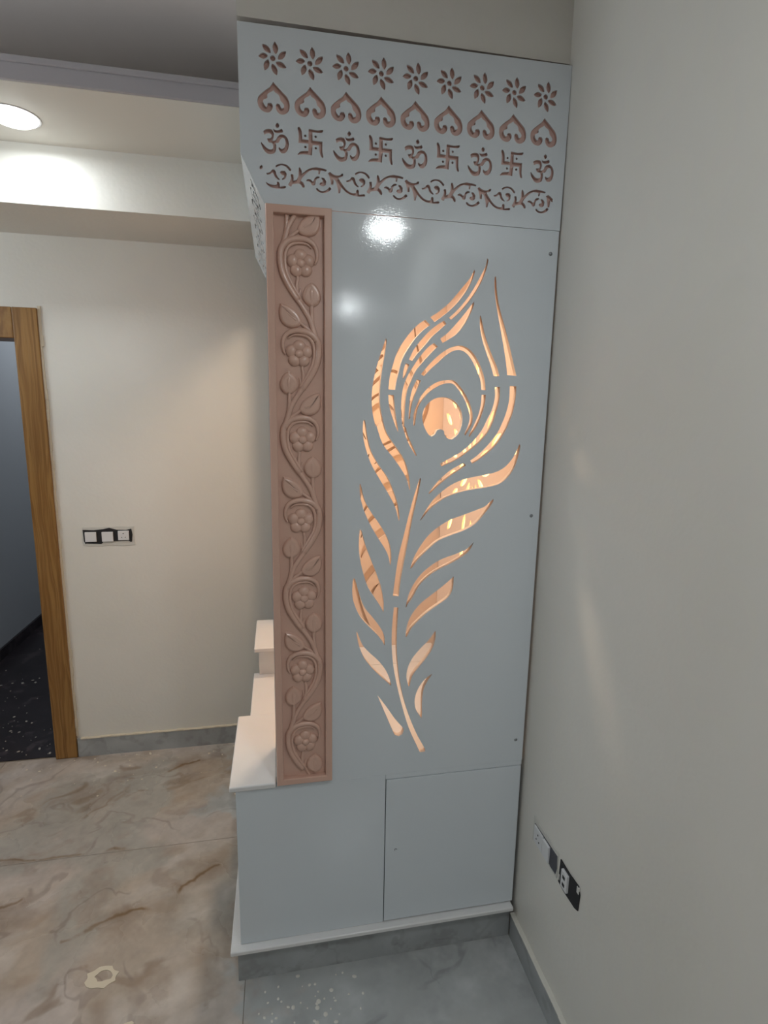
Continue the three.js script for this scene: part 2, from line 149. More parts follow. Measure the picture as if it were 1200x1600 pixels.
// beige marble floor: clouds run along a slant, brown veins, grey patches. Texture covers 3 x 3 m
const SPAN = 3.0;
const veins = [[[-1.44, -0.204], [-1.30, -0.25], [-1.15, -0.30], [-1.05, -0.37], [-0.98, -0.42]], [[-1.80, -0.62], [-1.55, -0.60], [-1.30, -0.575], [-1.14, -0.554]], [[-1.45, -1.03], [-1.3, -1.06], [-1.15, -1.11]], [[-1.95, -0.30], [-1.75, -0.36], [-1.6, -0.42]], [[-1.30, 0.02], [-1.25, 0.16], [-1.22, 0.3]], [[-1.02, -0.12], [-0.98, 0.0], [-1.0, 0.15]]];
function segDist(px, py, a, b) { const dx = b[0] - a[0], dy = b[1] - a[1], t = clamp(((px - a[0]) * dx + (py - a[1]) * dy) / (dx * dx + dy * dy)); return Math.hypot(px - a[0] - dx * t, py - a[1] - dy * t); }
function marbleFloor() {
  return (u, v) => {
    const x = u * SPAN - SPAN, z = -(v * SPAN - SPAN / 2);            // world position of this texel inside the room
    const c = Math.cos(0.36), s = Math.sin(0.36), a = x * c - z * s, b = x * s + z * c;  // along and across the veining
    const wx = fbm(x * 2.2, z * 2.2, 61, 4) - 0.5, wz = fbm(x * 2.2, z * 2.2, 67, 4) - 0.5;
    const n1 = fbm(a * 2.0 + wx * 1.0, b * 4.2 + wz * 1.0, 71, 6), n2 = fbm(a * 4.5 + wx * 1.2, b * 8 + wz * 1.2, 73, 6), n3 = fbm(x * 14, z * 14, 79, 4), r1 = 1 - Math.abs(2 * fbm(a * 1.3 + wx * 1.6, b * 3.3 + wz * 1.6, 83, 5) - 1), r2 = 1 - Math.abs(2 * fbm(x * 2.6 + wx * 3, z * 2.6 + wz * 3, 89, 5) - 1);
    const n4 = fbm(x * 8 + wx * 2, z * 8 + wz * 2, 131, 6), n5 = fbm(a * 3.2 + wx * 1.6, b * 8 + wz * 1.6, 137, 6);
    let col = mix([0.425, 0.360, 0.300], [0.485, 0.435, 0.405], step(0.32, 0.66, n1));
    col = mix(col, [0.37, 0.285, 0.215], 0.6 * step(0.50, 0.70, n2) * step(0.66, 0.36, n1));
    col = mix(col, [0.37, 0.355, 0.325], 0.8 * step(0.47 - 0.10 * step(-1.2, -0.9, x), 0.66, fbm(x * 3 + wz, z * 3 + wx, 97, 6)));  // shade beside the shrine painted in as denser grey patches
    col = mix(col, [0.54, 0.495, 0.46], 0.6 * step(0.52, 0.70, n5));
    col = mix(col, [0.32, 0.255, 0.21], 0.5 * step(0.56, 0.70, n4));
    col = mix(col, [0.22, 0.15, 0.095], 0.5 * step(0.93, 0.99, r1) * step(0.46, 0.58, n4));
    col = mix(col, [0.24, 0.195, 0.17], 0.5 * step(0.94, 0.99, r2) * step(0.46, 0.58, fbm(x * 5, z * 5, 103, 4)));
    let dv = 9; for (const L of veins) for (let i = 0; i < L.length - 1; i++) dv = Math.min(dv, segDist(x + 0.12 * wx + 0.05 * (n4 - 0.5) + 0.03 * (n3 - 0.5), z + 0.12 * wz + 0.07 * (n4 - 0.5) + 0.03 * (n5 - 0.5), L[i], L[i + 1]));
    col = mix(col, [0.20, 0.125, 0.065], 0.6 * step(0.010, 0.001, dv) * step(0.42, 0.56, n4) + 0.4 * step(0.06, 0.0, dv) * step(0.42, 0.6, n5));
    const g = 0.76 + 0.30 * n3 + 0.18 * fbm(x * 60, z * 60, 139, 3); col = col.map((k) => k * g);
    const l = 0.36 * col[0] + 0.4 * col[1] + 0.24 * col[2], p = fbm(x * 4, z * 4, 107, 5), plinthShade = fbm(x * 5.5 + wx * 2, z * 5.5 + wz * 2, 149, 6) + 1.15 * Math.max(-0.5, Math.min(0.5, x + 0.93));   // shade around the plinth painted in as grey tone, with a ragged edge
    col = mix(col, mix([l * 1.14, l * 1.18, l * 1.18], [0.37, 0.385, 0.38], 0.7 * step(0.42, 0.62, p)), 0.95 * step(0.44, 0.60, plinthShade));
    return col;
  };
}
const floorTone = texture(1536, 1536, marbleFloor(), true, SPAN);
const floorRough = texture(512, 512, (u, v) => 0.30 + 0.35 * fbm(u * 9, v * 9, 109, 5, 9), false, 1.5);
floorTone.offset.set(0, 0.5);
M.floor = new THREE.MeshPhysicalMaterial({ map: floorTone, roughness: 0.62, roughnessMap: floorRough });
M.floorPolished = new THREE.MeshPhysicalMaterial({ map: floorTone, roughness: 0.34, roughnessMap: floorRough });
M.grout = new THREE.MeshStandardMaterial({ color: lin(0.22, 0.18, 0.14), roughness: 0.9 });
const graniteTone = texture(512, 512, (u, v) => { const n = fbm(u * 10, v * 10, 111, 5, 10), k = 0.6 + 0.9 * n; return mix([0.020 * k, 0.015 * k, 0.018 * k], [0.06, 0.045, 0.05], step(0.6, 0.8, fbm(u * 24, v * 24, 113, 3, 24))); }, true, 1.2);
M.granite = new THREE.MeshPhysicalMaterial({ map: graniteTone, roughness: 0.3 });
M.bluewall = new THREE.MeshStandardMaterial({ color: lin(0.46, 0.48, 0.505), roughness: 0.6 });
const woodTone = texture(256, 1024, (u, v) => {
  const w = fbm(u * 3, v * 9, 121, 3), g = fbm(u * 26 + 5 * w, v * 5.5, 123, 4), f = fbm(u * 120, v * 15, 127, 2);
  return mix(mix([0.30, 0.155, 0.043], [0.20, 0.092, 0.022], step(0.35, 0.68, g)), [0.36, 0.21, 0.075], 0.35 * step(0.5, 0.8, f));
}, true, 0.25, 2.4);
M.wood = new THREE.MeshPhysicalMaterial({ map: woodTone, roughness: 0.38 });
const woodAcross = woodTone.clone(); woodAcross.rotation = Math.PI / 2; woodAcross.repeat.set(1 / 2.4, 1 / 0.25); woodAcross.needsUpdate = true;
M.woodAcross = new THREE.MeshPhysicalMaterial({ map: woodAcross, roughness: 0.38 });
M.plaster = new THREE.MeshStandardMaterial({ color: lin(0.66, 0.59, 0.47), roughness: 0.85 });
M.paintDrop = new THREE.MeshStandardMaterial({ color: lin(0.66, 0.64, 0.58), roughness: 0.7 });
M.debris = new THREE.MeshStandardMaterial({ color: lin(0.42, 0.38, 0.34), roughness: 0.8 });
M.lampGlow = new THREE.MeshStandardMaterial({ color: 0xffffff, emissive: new THREE.Color(0.95, 0.98, 1.0), emissiveIntensity: 4 });
M.fillTubeGlow = new THREE.MeshStandardMaterial({ color: 0xffffff, emissive: FILL_TUBE.color, emissiveIntensity: 4 });
M.shrineGlow = new THREE.MeshStandardMaterial({ color: 0xffffff, emissive: SHRINE_LAMP.color, emissiveIntensity: 4 });
M.backGlow = new THREE.MeshStandardMaterial({ color: lin(0.8, 0.7, 0.5), emissive: BACKLIGHT.color, emissiveIntensity: BACKLIGHT.nits });

// ---------------------------------------------------------------- the room
const DX0 = -2.73, DX1 = -1.832, DTOP = 1.985, FX0 = -2.83, FX1 = -1.735, FTOP = 2.112, WT = 0.13;   // door opening and frame
struct('wall_right', box(0, -0.02, FAR - WT, 0.14, CEIL + 0.1, BACK), M.wall, 'cream painted wall on the right with two unfinished socket boxes', 'wall');
struct('wall_left', box(LEFT - 0.14, -0.02, FAR - WT, LEFT, CEIL + 0.1, BACK), M.wall, 'cream painted wall on the far left, out of view', 'wall');
struct('wall_back', box(LEFT - 0.14, -0.02, BACK, 0.14, CEIL + 0.1, BACK + 0.14), M.wall, 'cream painted wall behind the viewer', 'wall');
struct('wall_far', merge([box(FX1 - 0.01, -0.02, FAR - WT, 0, CEIL + 0.1, FAR), box(LEFT, -0.02, FAR - WT, FX0 + 0.01, CEIL + 0.1, FAR), box(FX0 + 0.01, FTOP - 0.01, FAR - WT, FX1 - 0.01, CEIL + 0.1, FAR)]), M.wall, 'cream painted wall with the timber doorway and switch board', 'wall');
struct('ceiling', box(LEFT - 0.14, CEIL, FAR - WT, 0.14, CEIL + 0.12, BACK + 0.14), M.ceiling, 'upper grey ceiling above the dropped border', 'ceiling');
struct('trim_1', box(LEFT, 2.408, FAR, 0, CEIL, -0.889), M.wall, 'cream beam along the top of the far wall', 'beam');
struct('trim_2', merge([box(LEFT, SOFFIT, -0.889, -0.815, SOFFIT + 0.025, -0.489)]), M.soffit, 'dropped cream ceiling border with a round downlight', 'ceiling border');
struct('trim_3', merge([rbox(LEFT, SOFFIT, -0.489, -0.815, LIP - 0.016, -0.477, 0.003), rbox(LEFT, LIP - 0.018, -0.489, -0.815, LIP, -0.471, 0.004)]), M.fascia, 'grey moulded fascia edging the dropped ceiling border', 'fascia');
struct('trim_4', box(-0.81, 2.565, -0.888, 0, CEIL, -0.012), M.wall, 'cream bulkhead above the white shrine', 'bulkhead');
struct('trim_5', merge([box(-0.42, SOFFIT, 0.72, 0, SOFFIT + 0.025, BACK), box(-0.432, SOFFIT, 0.72, -0.42, LIP, BACK)]), M.wall, 'dropped ceiling border along the right wall, out of view', 'ceiling border');
struct('trim_6', merge([box(LEFT, SOFFIT, -0.47, LEFT + 0.42, SOFFIT + 0.025, BACK), box(LEFT + 0.42, SOFFIT, -0.47, LEFT + 0.432, LIP, BACK)]), M.wall, 'dropped ceiling border along the left wall, out of view', 'ceiling border');
// floor: 1.2 m tiles on a bed
const floor = struct('floor', box(LEFT, -0.12, FAR - 0.01, 0, -0.0015, BACK), M.grout, 'beige veined marble tile floor with paint drops', 'floor');
{
  const xs = [LEFT, -2.06, -0.862, 0], zs = [FAR, -0.592, 0.608, 1.808, 3.008, 4.208, BACK], j = 0.0009;
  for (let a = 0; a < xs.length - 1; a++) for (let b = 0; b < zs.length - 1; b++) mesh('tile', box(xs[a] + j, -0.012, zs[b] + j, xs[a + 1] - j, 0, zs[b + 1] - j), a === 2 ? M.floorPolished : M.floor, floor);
}
struct('baseboard_far', box(FX1 + 0.005, 0, FAR, -0.02, 0.096, FAR + 0.012), M.stone, 'grey stone skirting along the far wall beside the door', 'skirting');
struct('baseboard_right', merge([rbox(-0.014, 0, 0.0, 0, 0.088, BACK, 0.002)]), M.stone, 'grey stone skirting along the right wall', 'skirting');
// plaster bead left along the top of the skirtings
{
  const r = rng(5), L = []; for (let x = FX1 + 0.02; x < -0.9; x += 0.03) L.push(rbox(x, 0.094, FAR, x + 0.031, 0.098 + 0.004 * r(), FAR + 0.013 + 0.003 * r(), 0.0012, 1));
  tag(mesh('plaster_bead', merge(L), M.plaster, scene), 'thin uneven cream plaster line on top of the far skirting', 'plaster', null, 'structure');
  const K = []; for (let z = 0.0; z < 0.9; z += 0.04) K.push(rbox(-0.015 - 0.001 * r(), 0.086, z, 0, 0.089 + 0.002 * r(), z + 0.041, 0.0012, 1));
  tag(mesh('plaster_bead', merge(K), M.paintDrop, scene), 'pale plaster line on top of the right skirting', 'plaster', null, 'structure');
}
// timber doorway
{
  const d = thing('door_1', 'golden brown timber door frame around the dark doorway', 'door frame'); d.userData.kind = 'structure';
  mesh('jamb', rbox(DX1, 0.001, FAR - WT - 0.01, FX1, FTOP - 0.0, FAR + 0.018, 0.004), M.wood, d);
  mesh('jamb', rbox(FX0, 0.001, FAR - WT - 0.01, DX0, FTOP - 0.0, FAR + 0.018, 0.004), M.wood, d);
  mesh('lintel', rbox(DX0 + 0.0005, DTOP, FAR - WT - 0.01, DX1 - 0.0005, FTOP, FAR + 0.017, 0.004), M.woodAcross, d);
  const r = rng(12), L = []; for (let y = 0.11; y < FTOP; y += 0.045) L.push(rbox(FX1 - 0.001, y, FAR, FX1 + 0.006 + 0.007 * r(), Math.min(y + 0.047, FTOP + 0.01), FAR + 0.006 + 0.004 * r(), 0.0015, 1));
  const e = mesh('plaster_edge', merge(L), M.plaster, d); e.userData.label = 'rough cream plaster edge beside the frame';
}
// room beyond the doorway
struct('wall_beyond_left', box(-2.76, -0.02, -4.6, -2.62, 2.75, FAR - WT), M.bluewall, 'blue grey wall seen through the doorway', 'wall');
struct('wall_beyond_end', box(-2.76, -0.02, -4.74, -0.9, 2.75, -4.6), M.bluewall, 'end wall of the room beyond the doorway', 'wall');
struct('wall_beyond_right', box(-1.0, -0.02, -4.6, -0.86, 2.75, FAR - WT), M.bluewall, 'right wall of the room beyond the doorway', 'wall');
struct('ceiling_beyond', box(-2.76, 2.75, -4.74, -0.86, 2.85, FAR - WT), M.ceiling, 'ceiling of the room beyond the doorway', 'ceiling');
struct('floor_beyond', merge([box(-2.62, -0.12, -4.6, -1.0, 0.0, FAR - WT), box(DX0, -0.12, FAR - WT, DX1, 0.001, FAR - 0.011)]), M.granite, 'dark speckled granite floor beyond the doorway', 'floor');
struct('baseboard_beyond', box(-2.62, 0, -4.6, -2.605, 0.075, FAR - WT), M.granite, 'dark skirting in the room beyond the doorway', 'skirting');
{
  const r = rng(77), L = [];
  for (let i = 0; i < 170; i++) { const g = new THREE.IcosahedronGeometry(1, 0), s = 0.002 + 0.007 * Math.pow(r(), 3); g.scale(s * (1 + r()), 0.0025, s); g.rotateY(r() * 6); g.translate(-2.6 + 0.85 * r(), 0.0025, FAR - 0.03 - 1.5 * r() * r()); g.setAttribute('uv', new THREE.BufferAttribute(new Float32Array(g.attributes.position.count * 2), 2)); L.push(g); }
  tag(mesh('floor_debris', merge(L), M.debris, scene), 'pale crumbs and dust scattered on the dark floor beyond the doorway', 'debris', null, 'stuff');
  const lamp = new THREE.RectAreaLight(BEYOND_FILL.color, BEYOND_FILL.nits, 0.6, 0.6); lamp.position.set(-1.9, 2.73, -3.2); lamp.rotation.x = -Math.PI / 2; scene.add(lamp);  // unseen light, added to brighten the room past the doorway
  const t = thing('added_ceiling_light', 'unseen square ceiling light added to brighten the room beyond the doorway', 'light', [-1.9, 2.75, -3.2]);
  mesh('frame', rbox(-0.32, -0.012, -0.32, 0.32, 0, 0.32, 0.003), M.plastic, t); mesh('light_diffuser', box(-0.3, -0.014, -0.3, 0.3, -0.012, 0.3), new THREE.MeshStandardMaterial({ color: 0xffffff, emissive: BEYOND_FILL.color, emissiveIntensity: 1 }), t);
}
struct('trim_7', box(LEFT + 0.432, SOFFIT, BACK - 0.45, -0.432, SOFFIT + 0.025, BACK), M.wall, 'dropped ceiling border along the back wall, out of view', 'ceiling border');
// downlights
function downlight(x, z, label, k = 1) {
  const t = thing('ceiling_downlight', label, 'downlight', [x, SOFFIT, z], 'round downlights in the dropped border');
  const ring = new THREE.LatheGeometry([[0.0722, -0.0005], [0.0745, -0.0018], [0.0775, -0.0015], [0.079, 0], [0.0722, 0]].map((p) => new THREE.Vector2(...p)), 40); mesh('trim_ring', ring, M.plastic, t);
  const disc = new THREE.LatheGeometry([[0, -0.02], [0.03, -0.019], [0.055, -0.014], [0.068, -0.006], [0.0715, 0]].map((p) => new THREE.Vector2(...p)), 40); mesh('light_diffuser', disc, M.lampGlow, t);
  const l = new THREE.RectAreaLight(DOWNLIGHT.color, DOWNLIGHT.nits * k, DOWNLIGHT.size, DOWNLIGHT.size); l.position.set(x, SOFFIT - 0.022, z); l.rotation.x = -Math.PI / 2; scene.add(l);
  const q = new THREE.PointLight(DOWNLIGHT.color, DOWNLIGHT.glow * k, 0, 2); q.position.set(x, SOFFIT - 0.03, z); q.shadow.radius = 1; scene.add(q);
}
downlight(-1.545, -0.70, 'round white downlight glowing in the ceiling border above the doorway wall', 0.34);
downlight(-0.20, 1.41, 'downlight in the right ceiling border nearest the shrine, out of view');
downlight(-0.115, 3.50, 'downlight in the right ceiling border behind the viewer, out of view');
downlight(-1.80, 4.45, 'downlight added by the back wall, out of view, to lift the room light', 0.6);  // unseen lamp added to raise the overall light level
{ // unseen batten light added on the left wall to lift far wall and ceiling
  const t = thing('added_tube_light', 'unseen white tube light added on the left wall to brighten the far wall and ceiling', 'light', [LEFT, 2.28, -0.05]);
  mesh('batten', rbox(0, -0.03, -0.62, 0.03, 0.03, 0.62, 0.006), M.plastic, t);
  const g = new THREE.CylinderGeometry(0.016, 0.016, FILL_TUBE.length, 20); g.rotateX(Math.PI / 2); g.translate(0.048, 0, 0); mesh('light_tube', g, M.fillTubeGlow, t);
  for (const z of [-0.59, 0.59]) mesh('end_cap', rbox(0.02, -0.02, z - 0.014, 0.068, 0.02, z + 0.014, 0.004), M.plastic, t);
  const l = new THREE.RectAreaLight(FILL_TUBE.color, FILL_TUBE.nits, FILL_TUBE.length, FILL_TUBE.width); l.position.set(LEFT + 0.068, 2.28, -0.05); l.rotation.y = -Math.PI / 2; scene.add(l);
}

// ---------------------------------------------------------------- marble base of the shrine
const DEPTH = -0.885;
tag(mesh('stone_plinth', merge([box(-0.881, 0, -0.93, -0.0145, 0.116, -0.003)]), M.stone, scene), 'grey stone plinth under the white base cabinet', 'plinth');
tag(mesh('marble_plinth_slab', rbox(-0.900, 0.1165, -0.95, -0.0145, 0.131, 0.023, 0.004, 3), M.marble, scene), 'white marble slab on the grey plinth at the foot of the cabinet', 'slab');
{
  const c = thing('base_cabinet', 'white gloss base cabinet with a flush door under the shrine', 'cabinet');
  mesh('body', merge([box(-0.868, 0.1315, -0.36, -0.016, 0.628, -0.019), box(-0.838, 0.1315, -0.69, -0.016, 0.628, -0.36), box(-0.824, 0.1315, -0.925, -0.016, 0.628, -0.69)]), M.white, c);
  mesh('fixed_front', rbox(-0.871, 0.1315, -0.0185, -0.4402, 0.6432, 0, 0.0012), M.white, c);
  const dr = mesh('door', rbox(-0.4378, 0.135, -0.018, -0.011, 0.6255, 0.0004, 0.0012), M.white, c);
  const mark = new THREE.TorusGeometry(0.0035, 0.0007, 5, 12, 4); mark.translate(-0.405, 0.385, 0.0008); const mk = mesh('pencil_mark', mark, M.metalBox, dr); mk.userData.label = 'tiny grey mark on the door';
  mesh('top_rail', rbox(-0.4398, 0.6275, -0.018, -0.010, 0.6435, -0.0002, 0.001), M.white, c);
}
tag(mesh('marble_deck_slab', merge([rbox(-0.888, 0.6435, -0.367, -0.7585, 0.6605, 0.008, 0.005, 3), box(-0.7585, 0.6435, -0.367, -0.06, 0.6605, -0.02)]), M.marble, scene), 'white marble deck slab projecting left of the carved pillar foot', 'slab');
tag(mesh('marble_deck_slab', merge([rbox(-0.848, 0.6395, -0.688, -0.06, 0.6575, -0.3675, 0.004, 3), box(-0.824, 0.6395, -0.925, -0.06, 0.6575, -0.688)]), M.marble, scene), 'white marble slab behind the front deck slab', 'slab');
{
  const s = thing('marble_step', 'small raised white marble step at the back of the deck', 'step');
  mesh('riser', box(-0.826, 0.658, -0.92, -0.7575, 0.772, -0.672), M.marble, s);
  mesh('tread', rbox(-0.842, 0.7725, -0.925, -0.7575, 0.790, -0.622, 0.004, 3), M.marble, s);
}
// ---------------------------------------------------------------- the shrine
const shrine = thing('home_shrine', 'white gloss shrine with peacock feather cut-out and peach carved pillar', 'shrine');
const feather = FEATHER.map((L) => outline(L));
const V2 = (x, y) => new THREE.Vector2(x, y);
const panelEdge = [V2(-0.757, 0.6615), V2(-0.0095, 0.6438), V2(-0.0045, 2.1715), V2(-0.757, 2.1745)];
panelEdge[0].y = 0.6438;
const faceGeo = sheet(panelEdge, feather, -0.002, 0), coreGeo = sheet(panelEdge, feather, -0.018, -0.002);
function screwHead(parent, x, y, z) {
  const g = new THREE.LatheGeometry([[0, 0.0022], [0.0028, 0.0020], [0.0045, 0.0009], [0.0052, 0]].map((p) => V2(...p)), 16); g.rotateX(Math.PI / 2);
  const m = mesh('screw', merge([g, box(-0.003, -0.0005, 0.0019, 0.003, 0.0005, 0.0024)]), M.screw, parent); m.position.set(x, y, z); m.rotation.z = 0.6;
}
for (const far of [false, true]) {
  const p = part('side_panel', shrine);
  p.userData.label = far ? 'far side panel with the same feather openings' : 'white side panel with a peacock feather cut through it';
  const f = mesh('face_sheet', faceGeo, M.white, p), c = mesh('peach_core', coreGeo, M.inside, p);
  if (far) { mesh('backing', box(-0.757, 0.645, DEPTH - 0.006, -0.0145, 2.17, DEPTH - 0.0005), M.inside, p); f.position.z = DEPTH + 0.002; c.position.z = DEPTH + 0.020; } else for (const [x, y] of [[-0.025, 2.115], [-0.031, 1.416], [-0.034, 0.715]]) screwHead(p, x, y, 0);
}
// header boards with four rows of cut-outs
const holes = [];
for (let i = 0; i < 9; i++) {
  const t = i / 8, fx = -0.7322 + (0.6662) * t, fy = 2.4824 - 0.0044 * t;
  for (const [tip, base] of FLOWER_TIPS) holes.push(lens(fx + tip[0] * 1e-4, fy + tip[1] * 1e-4, fx + base[0] * 1e-4, fy + base[1] * 1e-4, 0.0062));
  holes.push(circle(fx, fy, 0.0060));
  holes.push(outline(HEART, -0.732 + 0.667 * t, 2.4352 - 0.0042 * t));
  const ox = -0.7245 + 0.6675 * t, oy = 2.3461 - 0.0031 * t;
  if (i % 2 === 0) for (const L of OM) holes.push(outline(L, ox, oy));
  else { const sx = -0.64885 + (i - 1) * 0.08372, sy = 2.3192; holes.push(outline(SWASTIKA, sx, sy)); for (const [dx, dy] of SWASTIKA_DOTS) holes.push(circle(sx + dx * 1e-4, sy + dy * 1e-4, 0.0028, 10)); }
}
const PERIOD = 0.18692;
for (const k of [-1, 0, 1, 2]) VINE.forEach((L, i) => { if (k === -1 && i === 0) return; holes.push(outline(L, k * PERIOD, k > 0 ? -0.0006 * k : 0)); });
for (const L of [...VINE_FIRST, ...VINE_LAST]) holes.push(outline(L));
const headerEdge = [V2(-0.809, 2.2805), V2(-0.757, 2.1755), V2(-0.004, 2.1722), V2(-0.0005, 2.555), V2(-0.809, 2.547)];
const coreEdge = [V2(-0.8015, 2.2839), V2(-0.7495, 2.1795), V2(-0.0045, 2.1727), V2(-0.0055, 2.552), V2(-0.8015, 2.544)];
const hFace = sheet(headerEdge, holes, -0.0015, 0.0015), hCore = sheet(coreEdge, holes, -0.0085, -0.0015), hBack = sheet(coreEdge, [], -0.018, -0.0085);
for (const far of [false, true]) {
  const p = part('header_board', shrine);
  p.userData.label = far ? 'far header board' : 'white header with rows of flowers, leaf hearts, om and swastika cut-outs';
  const list = [mesh('face_sheet', hFace, M.white, p), mesh('peach_core', hCore, M.peach, p), mesh('backing', hBack, M.peach, p)];
  if (far) { list[0].position.z = DEPTH + 0.0015; list[1].position.z = DEPTH + 0.010; list[2].position.z = DEPTH + 0.0265; }
}
// canopy front and the sloping board under it, cut with the same vine
{
  mesh('canopy_front', box(-0.809, 2.281, DEPTH + 0.0018, -0.802, 2.547, -0.0018), M.white, shrine);
  const L = 0.885 - 0.0036, a = V2(-0.809, 2.281), b = V2(-0.757, 2.1765), len = a.distanceTo(b), vh = [];
  for (let k = 0; k < 4; k++) VINE.forEach((o) => vh.push(outline(o, 0.02 + 0.62 + k * 0.2, -2.243 + len / 2)));
  const g = sheet([V2(0, 0), V2(L, 0), V2(L, len), V2(0, len)], vh, 0, 0.0016);
  // local x runs into the depth, local y up the slope, local z inwards
  const up = new THREE.Vector3(a.x - b.x, a.y - b.y, 0).normalize(), along = new THREE.Vector3(0, 0, -1), out = new THREE.Vector3().crossVectors(along, up);
  const m = new THREE.Matrix4().makeBasis(along, up, out); m.setPosition(b.x, b.y, -0.0018); g.applyMatrix4(m);
  const s = mesh('sloping_fascia', g, M.white, shrine); s.userData.label = 'white sloping board with a cut vine';
  const bk = box(0, 0.004, 0.0018, L, len - 0.004, 0.006); bk.applyMatrix4(m); mesh('fascia_backing', bk, M.dark, shrine);
}
mesh('front_return', box(-0.7565, 0.6612, -0.170, -0.7445, 2.1745, -0.0185), M.inside, shrine);
mesh('top_board', box(-0.796, 2.30, DEPTH + 0.019, -0.0145, 2.316, -0.0185), M.inside, shrine);
// back board: peach sheet with petal openings, lit from behind
{
  const p = part('back_board', shrine); p.userData.label = 'peach back board with glowing petal openings';
  const H = [], cy = 1.50, cx = 0.45, L = 0.885 - 0.04;
  const ring = (n, r0, r1, hw, ph) => { for (let i = 0; i < n; i++) { const t = (i + ph) / n * 2 * Math.PI; H.push(lens(cx + r1 * Math.cos(t), cy + r1 * Math.sin(t), cx + r0 * Math.cos(t), cy + r0 * Math.sin(t), hw)); } };
  ring(12, 0.06, 0.16, 0.014, 0); ring(18, 0.19, 0.28, 0.014, 0.5); ring(24, 0.31, 0.40, 0.016, 0);
  const g = sheet([V2(0, 0.795), V2(L, 0.795), V2(L, 2.299), V2(0, 2.299)], H, 0, 0.008);
  const m = new THREE.Matrix4().makeBasis(new THREE.Vector3(0, 0, -1), new THREE.Vector3(0, 1, 0), new THREE.Vector3(1, 0, 0)); m.setPosition(-0.040, 0, -0.02); g.applyMatrix4(m);
  mesh('petal_sheet', g, M.inside, p);
  mesh('light_sheet', box(-0.026, 0.82, DEPTH + 0.062, -0.020, 2.275, -0.062), M.backGlow, p);
  for (const [a, b] of [[-0.056, -0.0185], [DEPTH + 0.019, DEPTH + 0.056]]) mesh('stile', box(-0.0305, 0.661, a, -0.003, 2.299, b), M.inside, p);
  mesh('rail', box(-0.0305, 2.278, DEPTH + 0.057, -0.003, 2.2995, -0.057), M.inside, p); mesh('rear_board', box(-0.0065, 0.661, DEPTH + 0.057, -0.003, 2.277, -0.057), M.inside, p);
  mesh('foot_board', box(-0.045, 0.661, DEPTH + 0.057, -0.016, 0.794, -0.057), M.inside, p);
  const l = new THREE.RectAreaLight(BACKLIGHT.color, BACKLIGHT.nits, 0.76, 1.44); l.position.set(-0.0275, 1.55, -0.4425); l.rotation.y = Math.PI / 2; scene.add(l);
}
// lamp under the top board
{
  const p = part('ceiling_lamp', shrine); p.position.set(-0.62, 2.30, -0.36); p.userData.label = 'warm round lamp under the shrine roof';
  const ring = new THREE.LatheGeometry([[0.052, -0.001], [0.056, -0.007], [0.064, -0.005], [0.066, -0.0005], [0.052, -0.0005]].map((q) => V2(...q)), 32); mesh('trim_ring', ring, M.plastic, p);
  const d = new THREE.CylinderGeometry(0.052, 0.052, 0.002, 32); d.translate(0, -0.002, 0); mesh('light_diffuser', d, M.shrineGlow, p);
  const l = new THREE.RectAreaLight(SHRINE_LAMP.color, SHRINE_LAMP.nits, SHRINE_LAMP.size, SHRINE_LAMP.size); l.position.set(-0.62, 2.293, -0.36); l.rotation.x = -Math.PI / 2; scene.add(l);
}
// carved pillars
const PX0 = -0.7555, PX1 = -0.6000, PY0 = 0.6565, PY1 = 2.1745, B = 0.0185, CX = (PX0 + PX1) / 2;
const frameGeo = (() => {
  const s = new THREE.Shape([V2(PX0, PY0), V2(PX1, PY0), V2(PX1, PY1), V2(PX0, PY1)]); s.holes.push(new THREE.Path([V2(PX0 + B, PY0 + B), V2(PX0 + B, PY1 - B), V2(PX1 - B, PY1 - B), V2(PX1 - B, PY0 + B)]));
  const g = new THREE.ExtrudeGeometry(s, { depth: 0.0125, bevelEnabled: true, bevelThickness: 0.0025, bevelSize: 0.0025, bevelOffset: -0.0025, bevelSegments: 2, curveSegments: 1 }); g.clearGroups(); g.translate(0, 0, 0.0025); return metreUV(g);
})();
const U = 0.0003, ZF = 0.002;
const sc = (L, f) => L.map(([x, y]) => [f * x * U, y * U, 0.003]);
